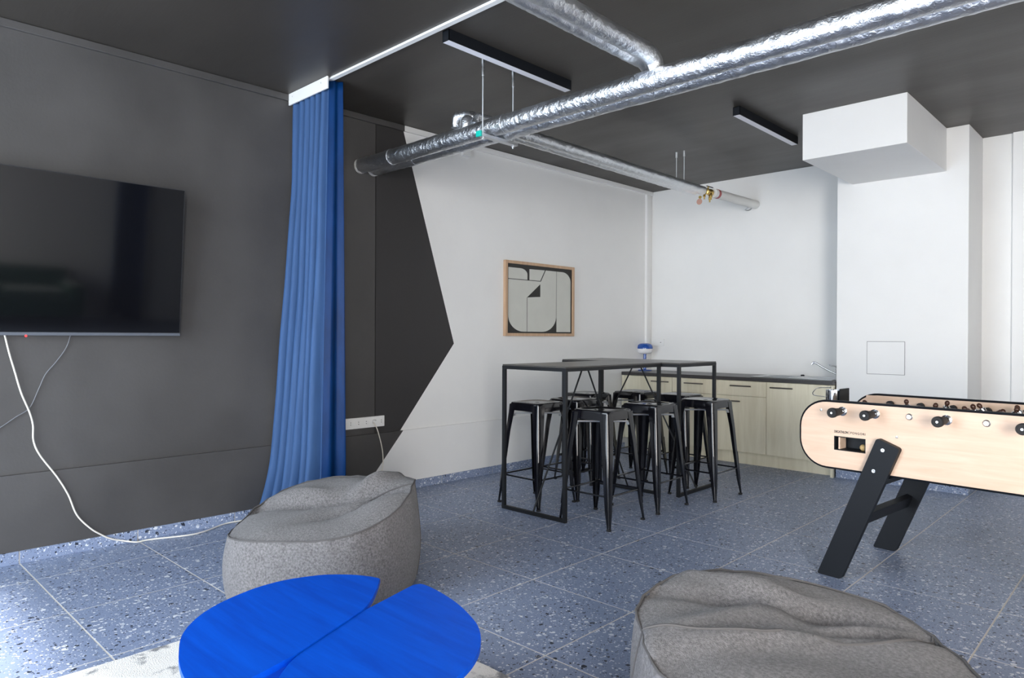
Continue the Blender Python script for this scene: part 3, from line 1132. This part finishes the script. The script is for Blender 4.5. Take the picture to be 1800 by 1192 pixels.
def player_bm():
    bm = bm_new()
    add_lathe(bm, [(.0005, -.068), (.010, -.068), (.012, -.045), (.009, -.030), (.014, -.012), (.017, .006), (.017, .018), (.007, .026), (.0005, .0265)], 12)
    return bm


def head_bm():
    bm = bm_new()
    bmesh.ops.create_uvsphere(bm, u_segments=12, v_segments=8, radius=.0125)
    for v in bm.verts:
        v.co.z = v.co.z * 1.15 + .037
    return bm


pm = hm = None
for k in range(8):
    s = .052 + .1615 * k
    mine = k in (0, 1, 3, 5)
    ya, yb = (-.095, YB + .012) if mine else (YF - .010, YB + .095)
    rod = obj('rod', tube([(s, ya + .02 if mine else ya, .873), (s, yb, .873)], .0080, 12), 'chrome', ft, smooth=True)
    for yy, sg, big in ((YF, -1, mine), (YB, 1, not mine)):
        q = 1.0 if big else .48
        obj('collar', lathe([(.0082, yy), (.0082 + .0168 * q, yy), (.0082 + .0158 * q, yy + sg * .004), (.0082 + .007 * q, yy + sg * .007), (.0082 + .0045 * q, yy + sg * .011), (.0082, yy + sg * .011)], 24, (s, 0, .873), 'y'), 'chrome' if big else 'steel', rod, smooth=True)
    g0, g1 = (ya, ya + .105) if mine else (yb, yb - .105)
    dr = (g1 - g0)
    hd = obj('handle', lathe([(.0005, g0 + dr * .02), (.010, g0), (.0105, g0 + dr * .012), (.017, g0 + dr * .012), (.0175, g0), (.0225, g0), (.0255, g0 + dr * .05), (.0255, g0 + dr * .2), (.0200, g0 + dr * .5), (.0190, g0 + dr * .85), (.012, g1), (.0082, g1)], 24, (s, 0, .873), 'y'), 'rubber', rod, smooth=True)
    obj('cap_screw', lathe([(.0005, g0 - .0004 * (1 if mine else -1)), (.0055, g0 - .0004 * (1 if mine else -1)), (.005, g0 + .001 * (1 if mine else -1)), (.0005, g0 + .001 * (1 if mine else -1))], 12, (s, 0, .873), 'y'), 'steel', hd)
    n = counts[k]
    for j in range(n):
        yy = (YF + TK) + (YB - YF - 2 * TK) * (j + 1) / (n + 1) + random.uniform(-.02, .02)
        ang = random.uniform(-.9, .9)
        if pm is None:
            b_ = obj('player', player_bm(), 'chrome', rod, smooth=True)
            h_ = obj('player_head', head_bm(), 'player_brown', rod, smooth=True)
            pm, hm = b_.data, h_.data
        else:
            b_ = bpy.data.objects.new('player', pm)
            h_ = bpy.data.objects.new('player_head', hm)
            for q in (b_, h_):
                COL.objects.link(q)
                q.parent = rod
        for q in (b_, h_):
            q.location = (s, yy, .873)
            q.rotation_euler = (0, ang, 0)
    for yy in (YF + TK + .03, YB - TK - .03):
        obj('bumper', lathe([(.0085, yy - .012), (.019, yy - .012), (.019, yy + .012), (.0085, yy + .012)], 16, (s, 0, .873), 'y'), 'rubber', rod, smooth=True)

# scoop with wire guard fixed to the end board
sc = obj('ball_cup', lathe([(.040, .0), (.046, .002), (.050, .03), (.050, .085), (.047, .085), (.046, .03), (.036, .004)], 28, (-.120, .33, .875)), 'chrome', ft, smooth=True)
obj('cup_plate', box(-.072, -.066, .27, .39, .88, .972, .003), 'foos_black', sc)
obj('wire_guard', tube(smooth_path([(-.165, .30, .92), (-.225, .28, .93), (-.232, .33, .96), (-.225, .38, .965), (-.16, .37, .97)], 5), .0022, 8), 'steel', sc, smooth=True)

# ================================================================== PIPES
PR = .056


def foil_pipe(name, label, pts, rad, group=None, n=10, wob=.0035, seg=28):
    t = obj(name, tube(pts, rad, seg, True, wob), 'foil', smooth=True, angle=60)
    return tag(t, label, 'pipe', group)


def line(a, b, n):
    a, b = Vector(a), Vector(b)
    return [a + (b - a) * (k / n) for k in range(n + 1)]


for yy, lab in ((3.043, 'large foil-wrapped pipe crossing under the ceiling, on the curtain side of its twin'), (3.161, 'large foil-wrapped pipe crossing under the ceiling, on the kitchenette side of its twin')):
    xw = wallx(yy) + .004
    p = foil_pipe('foil_pipe', lab, line((xw + .02, yy, 2.571), (RX - .02, yy, 2.571), 260), PR, 'foil-wrapped ceiling pipes')
    obj('wall_ring', lathe([(PR * .8, 0), (PR + .0025, 0), (PR + .002, .012), (PR + .001, .022), (PR * .9, .022)], 28, (xw, yy, 2.571), 'x'), 'foam', p, smooth=True)
    for xx in (-4.1, -3.0):
        obj('tape_band', lathe([(PR - .002, -.03), (PR + .0022, -.03), (PR + .0025, .03), (PR - .002, .03)], 28, (xx + random.uniform(-.1, .1), yy, 2.571), 'x'), 'foil', p, smooth=True)

# branch towards the window side
p = foil_pipe('foil_pipe', 'foil-wrapped branch pipe bending down into the large pipe near the curtain', line((-1.92, WIN_Y + .02, 2.69), (-1.92, 2.93, 2.69), 200) + smooth_path([(-1.92, 2.96, 2.689), (-1.92, 3.01, 2.675), (-1.92, 3.035, 2.645), (-1.92, 3.043, 2.60)], 4), .0455, 'foil-wrapped ceiling pipes')
p = foil_pipe('foil_pipe', 'slimmer foil-wrapped branch pipe running beside the bent branch pipe', line((-2.022, WIN_Y + .02, 2.712), (-2.022, 3.05, 2.712), 200) + smooth_path([(-2.022, 3.09, 2.714), (-2.022, 3.14, 2.695), (-2.022, 3.158, 2.665), (-2.022, 3.161, 2.61)], 4), .0445, 'foil-wrapped ceiling pipes')
# branch towards the kitchenette
PE = 6.02
p4 = foil_pipe('foil_pipe', 'long thin foil-wrapped pipe leading to the brass valve by the back wall', smooth_path([(-3.263, 3.161, 2.60), (-3.263, 3.165, 2.64), (-3.263, 3.185, 2.656), (-3.263, 3.23, 2.659)], 4) + line((-3.263, 3.25, 2.659), (-3.263, PE, 2.659), 110), .0402, 'foil-wrapped ceiling pipes')
p = foil_pipe('foil_pipe', 'long thin foil-wrapped pipe on the picture-wall side of its valve-ended twin', smooth_path([(-3.348, 3.043, 2.60), (-3.348, 3.046, 2.655), (-3.348, 3.075, 2.672), (-3.348, 3.13, 2.670)], 4) + line((-3.348, 3.17, 2.665), (-3.348, PE - .02, 2.659), 110), .0402, 'foil-wrapped ceiling pipes')
obj('elbow_wrap', tube(smooth_path([(-3.44, 3.035, 2.635), (-3.435, 3.04, 2.69), (-3.41, 3.05, 2.706), (-3.355, 3.07, 2.70), (-3.33, 3.12, 2.685)], 5), [.030] * 8 + [.036] * 8 + [.04] * 5, 18, True, .012), 'foil', p, smooth=True)
obj('elbow_wrap', tube(smooth_path([(-3.26, 3.043, 2.62), (-3.26, 3.06, 2.66), (-3.26, 3.10, 2.672), (-3.26, 3.17, 2.665)], 5), .034, 18, True, .012), 'foil', p4, smooth=True)
wpipe = thing('insulated_pipe', 'short white insulated pipe running from the brass valve into the back wall', 'pipe', (0, 0, 0))
obj('sleeve', tube(line((-3.235, 6.17, 2.655), (-3.215, BY - .002, 2.665), 14), .044, 24, True, .002), 'foam', wpipe, smooth=True)
obj('red_band', lathe([(.040, -.02), (.0455, -.02), (.0455, .02), (.040, .02)], 24, (-3.234, 6.235, 2.656), 'y'), mat('red_tape', (.40, .09, .09), .5), wpipe, smooth=True)
obj('hook', tube(smooth_path([(-3.22, 6.90, 2.615), (-3.25, 6.90, 2.595), (-3.22, 6.91, 2.585), (-3.19, 6.91, 2.60)], 5), .006, 8), 'steel', wpipe, smooth=True)
vv = thing('brass_valve', 'brass valve assembly with round tag between the foil pipe and the white pipe', 'valve', (-3.245, 6.09, 2.655))
obj('valve_body', lathe([(.0005, -.068), (.02, -.068), (.02, -.055), (.032, -.05), (.032, -.025), (.024, -.02), (.027, .0), (.024, .02), (.034, .03), (.034, .055), (.02, .06), (.02, .0785), (.0005, .0785)], 10, (0, 0, 0), 'y'), 'brass', vv, smooth=True, angle=25)
obj('lever', box(-.008, .008, -.03, .09, .05, .056, .002), 'black_metal', vv)
obj('spindle', lathe([(.0005, .02), (.008, .02), (.008, .055), (.0005, .055)], 12), 'brass', vv)
for k, (dx, dy, dz, ln) in enumerate(((-.03, -.02, -.02, .05), (.0, .03, -.02, .075), (.03, .0, -.02, .06))):
    obj('drain_tap', lathe([(.0005, dz - ln), (.007, dz - ln), (.007, dz - ln + .02), (.012, dz - ln + .022), (.012, dz - ln + .04), (.008, dz), (.0005, dz + .01)], 10, (dx, dy, 0)), 'brass', vv, smooth=True)
obj('tag_chain', tube(smooth_path([(-.045, -.05, -.035), (-.05, -.055, -.05), (-.048, -.052, -.07)], 4), .0015, 6), 'steel', vv)
bm = bm_new()
add_lathe(bm, [(.0005, -.0015), (.029, -.0015), (.029, .0015), (.0005, .0015)], 24, (-.06, -.06, -.095), 'y')
obj('round_tag', bm, 'copper', vv)
bm = bm_new()
add_lathe(bm, [(.010, -.006), (.014, -.006), (.014, .006), (.010, .006)], 16, (-.055, -.055, -.052), 'y')
obj('ring', bm, 'brass', vv)

# hangers
hg = thing('pipe_hanger', 'threaded-rod trapeze hanger with a teal end cap under the large pipes', 'hanger', (0, 0, 0))
for (yy, zz) in ((2.962, 2.48), (3.232, 2.475)):
    rd = obj('rod', tube([(-3.104, yy, zz), (-3.104, yy, CZ)], .005, 8), 'zinc', hg, smooth=True)
    obj('coupler', lathe([(.0052, CZ - .10), (.009, CZ - .10), (.009, CZ - .055), (.007, CZ - .05), (.011, CZ - .02), (.011, CZ), (.0052, CZ)], 12, (-3.104, yy, 0)), 'zinc', rd, smooth=True)
    obj('nut', lathe([(.0052, 2.484), (.011, 2.484), (.011, 2.494), (.0052, 2.494)], 6, (-3.104, yy, 0)), 'zinc', rd)
bm = bm_new()
add_box(bm, -3.122, -3.118, 2.935, 3.262, 2.495, 2.5135)
add_box(bm, -3.090, -3.086, 2.935, 3.262, 2.495, 2.5135)
add_box(bm, -3.118, -3.090, 2.935, 3.262, 2.495, 2.4985)
obj('strut', bm, 'zinc', hg)
obj('end_cap', box(-3.126, -3.082, 2.922, 2.938, 2.490, 2.526, .003), 'green', hg)
for k, xx in enumerate((-3.352, -3.272)):
    h2 = thing('pipe_hanger', ['thin threaded rod holding the far pipes, on the picture-wall side', 'thin threaded rod holding the far pipes, beside the valve'][k], 'hanger', (xx, 5.685, 0), 0, 'thin rods above the far pipes')
    obj('rod', tube([(0, 0, 2.69), (0, 0, CZ)], .0045, 8), 'zinc', h2, smooth=True)
    obj('coupler', lathe([(.0045, CZ - .05), (.010, CZ - .05), (.011, CZ), (.0045, CZ)], 12), 'zinc', h2, smooth=True)


# ================================================================== LINEAR LIGHTS
def linear_light(label, x, y0, y1):
    t = thing('linear_light', label, 'ceiling light', (x, y0, CZ), 0, 'black linear ceiling lights')
    L = y1 - y0
    bm = bm_new()
    w, h = .0275, .066
    add_box(bm, -w, -w + .003, 0, L, -h, -.002)
    add_box(bm, w - .003, w, 0, L, -h, -.002)
    add_box(bm, -w + .003, w - .003, 0, L, -.006, -.002)
    obj('housing', bm, 'foos_black', t)
    for yy in (0, L - .003):
        obj('end_cap', box(-w, w, yy, yy + .003, -h, -.002), 'foos_black', t)
    obj('diffuser', box(-w + .003, w - .003, .003, L - .003, -h - .001, -h + .004), 'diffuser', t)
    obj('mounting_clip', box(-.02, .02, .02, .05, -.002, 0), 'steel', t)


linear_light('black linear ceiling light between the curtain track and the foil pipes', -2.955, 2.53, 3.61)
linear_light('black linear ceiling light beside the white boxed duct', -2.362, 4.855, 5.945)

# ================================================================== COFFEE TABLE
TZ = .40
ct = thing('coffee_table', 'glossy blue petal-shaped coffee table made of two halves', 'coffee table', (-1.7625, 1.088, 0))
half = [(-2.016, 1.435), (-2.065, 1.418), (-2.118, 1.387), (-2.165, 1.345), (-2.2, 1.30), (-2.237, 1.205), (-2.243, 1.12), (-2.23, 1.042), (-2.19, .935), (-2.125, .842), (-2.035, .768),
        (-1.93, .72), (-1.86, .696), (-1.794, .68), (-1.72, .668), (-1.652, .663), (-1.638, .668), (-1.629, .686), (-1.635, .71), (-1.698, .938), (-1.757, 1.075), (-1.827, 1.238), (-1.868, 1.292), (-1.92, 1.347)]
cc = Vector((-1.7625, 1.088))
_oc = smooth_path([(x, y, 0) for x, y in half[:16]], 4)
_in = smooth_path([(x, y, 0) for x, y in half[19:] + half[:1]], 3)
loc_half = [(Vector((p[0], p[1])) - cc) for p in [q[:] for q in _oc] + half[16:19] + [q[:] for q in _in[:-1]]]
for k in range(2):
    sg = 1 if k == 0 else -1
    poly = [(sg * p.x, sg * p.y) for p in loc_half]
    bm = prism(poly, TZ - .018, TZ, 'xy')
    es = [e for e in bm.edges if abs(e.verts[0].co.z - e.verts[1].co.z) < 1e-6]
    bmesh.ops.bevel(bm, geom=es, offset=.0025, segments=2, affect='EDGES')
    o = obj('tabletop_half', bm, 'blue_table', ct, loc=(-.0012 * sg, -.0005 * sg, .004 if k == 0 else 0))
    # stand board under each half
    obj('stand', prism([(-.26, .013), (-.20, TZ - .0185), (.20, TZ - .0185), (.26, .013)], -.009, .009, 'xz'), 'blue_table', ct, loc=(sg * -.17, sg * .0, 0), rot=(0, 0, R(115)))
obj('stand', prism([(-.18, .06), (-.18, .12), (.18, .12), (.18, .06)], -.009, .009, 'xz'), 'blue_table', ct, rot=(0, 0, R(0)))

# ================================================================== RUG
bm = bm_new()
nx, ny = 60, 86
RXA, RXB, RYA, RYB = -2.928, -1.30, -.48, 1.822
vs = [[bm.verts.new((RXA + (RXB - RXA) * i / nx, RYA + (RYB - RYA) * j / ny, .010 + .002 * noise.noise(Vector((i * .4, j * .4, 1))))) for j in range(ny + 1)] for i in range(nx + 1)]
for i in range(nx):
    for j in range(ny):
        bm.faces.new((vs[i][j], vs[i + 1][j], vs[i + 1][j + 1], vs[i][j + 1]))
edge = [vs[i][0] for i in range(nx + 1)] + [vs[nx][j] for j in range(1, ny + 1)] + [vs[i][ny] for i in range(nx - 1, -1, -1)] + [vs[0][j] for j in range(ny - 1, 0, -1)]
low = [bm.verts.new((v.co.x, v.co.y, .0005)) for v in edge]
for k in range(len(edge)):
    bm.faces.new((edge[k], edge[(k + 1) % len(edge)], low[(k + 1) % len(edge)], low[k]))
tag(obj('rug', bm, 'rug', smooth=True), 'white rug with grey spots under the blue coffee table', 'rug')


# ================================================================== BEAN BAGS
def bean_bag(label, loc, rz, rim, folds, seams_, rad=.47, seed=0.0):
    """rim(theta) -> rim height; theta measured in the bag's frame"""
    t = thing('bean_bag', label, 'bean bag', loc, rz, 'grey felted bean bags')
    NT, bm = 128, bm_new()

    def surf(th, s):
        """s 0..1 side from floor to rim, 1..2 rim to the middle of the top"""
        h = rim(th)
        sq = 1 + .035 * math.cos(4 * th + .6)
        if s <= 1:
            r = rad * sq * (.925 + .075 * math.sin(math.pi * min(1, s * .78 + .14)))
            z = h * s
            p = Vector((r * math.cos(th), r * math.sin(th), z))
            w = noise.noise(Vector((math.cos(th) * 3 + seed, math.sin(th) * 3, s * 1.5)))
            p += Vector((math.cos(th), math.sin(th), 0)) * (.016 * w * s + .004 * s ** 5 * math.sin(th * 23 + 4 * w + seed))
            p.z += .002 * math.sin(th * 23 + 4 * w) * s ** 8
        else:
            q = s - 1
            r = rad * sq * (1 - q) * .955
            r = max(r, .0)
            k = 1 - q
            x, y = r * math.cos(th), r * math.sin(th)
            dome = .018 * math.sin(math.pi * min(1, q * 1.3))
            mean = .40
            z = h * k ** .8 + mean * (1 - k ** .8) + dome
            for (fx, fy, ang, ln, wd, dp) in folds:
                ca, sa = math.cos(ang), math.sin(ang)
                a = ((x - fx) * ca + (y - fy) * sa) / ln
                b = (-(x - fx) * sa + (y - fy) * ca) / wd
                z += dp * math.exp(-a * a) * math.exp(-b * b)
            z += .016 * noise.noise(Vector((x * 5 + seed, y * 5, 2.2))) * min(1, q * 5)
            p = Vector((x, y, z))
        return p
    S = [0, .05, .14, .26, .4, .54, .68, .8, .9, .96, 1.0, 1.03, 1.08, 1.14, 1.21, 1.29, 1.37, 1.45, 1.53, 1.61, 1.69, 1.77, 1.85, 1.92, 1.97]
    rings = []
    for s in S:
        rings.append([bm.verts.new(surf(2 * math.pi * k / NT, s)) for k in range(NT)])
    for i in range(len(S) - 1):
        for k in range(NT):
            bm.faces.new((rings[i][k], rings[i][(k + 1) % NT], rings[i + 1][(k + 1) % NT], rings[i + 1][k]))
    bm.faces.new(rings[-1])
    bm.faces.new(list(reversed(rings[0])))
    o = obj('cover', bm, 'bag', t, smooth=True, angle=0)
    # piping along the rim and up/down the panels
    for (kind, a0, a1) in seams_:
        if kind == 'rim':
            pts = [surf(R(a0 + (a1 - a0) * k / 60), 1.0) + Vector((0, 0, .003)) for k in range(61)]
        elif kind == 'side':
            pts = [surf(R(a0), k / 24) for k in range(25)]
        else:
            pts = [surf(R(a0 + (a1 - a0) * k / 24), 1 + .9 * k / 24) + Vector((0, 0, .002)) for k in range(25)]
        obj('seam', tube(pts, .0042, 6), 'bag_seam', o, smooth=True)
    return t


va = 90 + math.degrees(YAW)            # direction of view, degrees in plan


def rim1(th):
    a = th - R(va)                     # 0 = away from the camera, -90 = camera right
    return .388 + .090 * math.cos(a + R(52)) + .016 * math.sin(3 * a)


def dirv(deg, r):
    return (r * math.cos(R(va + deg)), r * math.sin(R(va + deg)))


f1 = [(*dirv(-70, .16), R(va - 95), .26, .07, -.11), (*dirv(-20, .10), R(va + 70), .30, .05, .05), (*dirv(-110, .22), R(va - 60), .20, .035, -.06), (*dirv(60, .22), R(va + 80), .3, .05, -.045), (*dirv(-45, .30), R(va - 40), .22, .05, .05)]
bean_bag('grey felted bean bag behind the blue coffee table, below the curtain', (-3.085, 1.865, 0.0125), 0, rim1, f1,
         [('rim', 0, 360), ('side', va - 75, 0), ('side', va + 95, 0), ('top', va - 75, va - 60)], .475, 0.0)


def rim2(th):
    a = th - R(va)
    return .405 + .035 * math.cos(a - R(25)) + .014 * math.sin(2 * a + 1)


f2 = [(*dirv(-20, .18), R(va + 78), .36, .035, -.055), (*dirv(60, .18), R(va - 70), .30, .045, .035), (*dirv(-70, .05), R(va + 100), .40, .045, .045), (*dirv(-80, .22), R(va + 95), .25, .03, -.05), (*dirv(10, .32), R(va + 60), .2, .04, .03)]
bean_bag('grey felted bean bag on the tiles in front of the table football', (-.765, 1.955, 0.001), 0, rim2, f2,
         [('rim', 0, 360), ('side', va + 85, 0), ('side', va - 80, 0), ('top', va + 85, va + 105), ('top', va - 80, va - 110)], .475, 5.3)

# ================================================================== SOFA (seen mirrored in the television)
sf = thing('sofa', 'dark green velvet sofa against the right wall, mirrored in the television', 'sofa', (RX - .02, 1.75, 0))
obj('base', box(-.90, -.04, -.90, .90, .14, .40, .03), 'sofa', sf)
obj('backrest', box(-.24, -.02, -.90, .90, .38, .80, .05), 'sofa', sf)
for s in (-1, 1):
    obj('armrest', box(-.90, -.02, s * .90 - .11, s * .90 + .11, .14, .62, .05), 'sofa', sf)
    obj('seat_cushion', box(-.90, -.26, s * .40 - .385, s * .40 + .385, .40, .52, .04), 'sofa', sf)
    for x in (-.84, -.12):
        obj('leg', lathe([(.0005, 0), (.016, 0), (.022, .14), (.0005, .141)], 12, (x, s * .9, 0)), 'black_metal', sf)
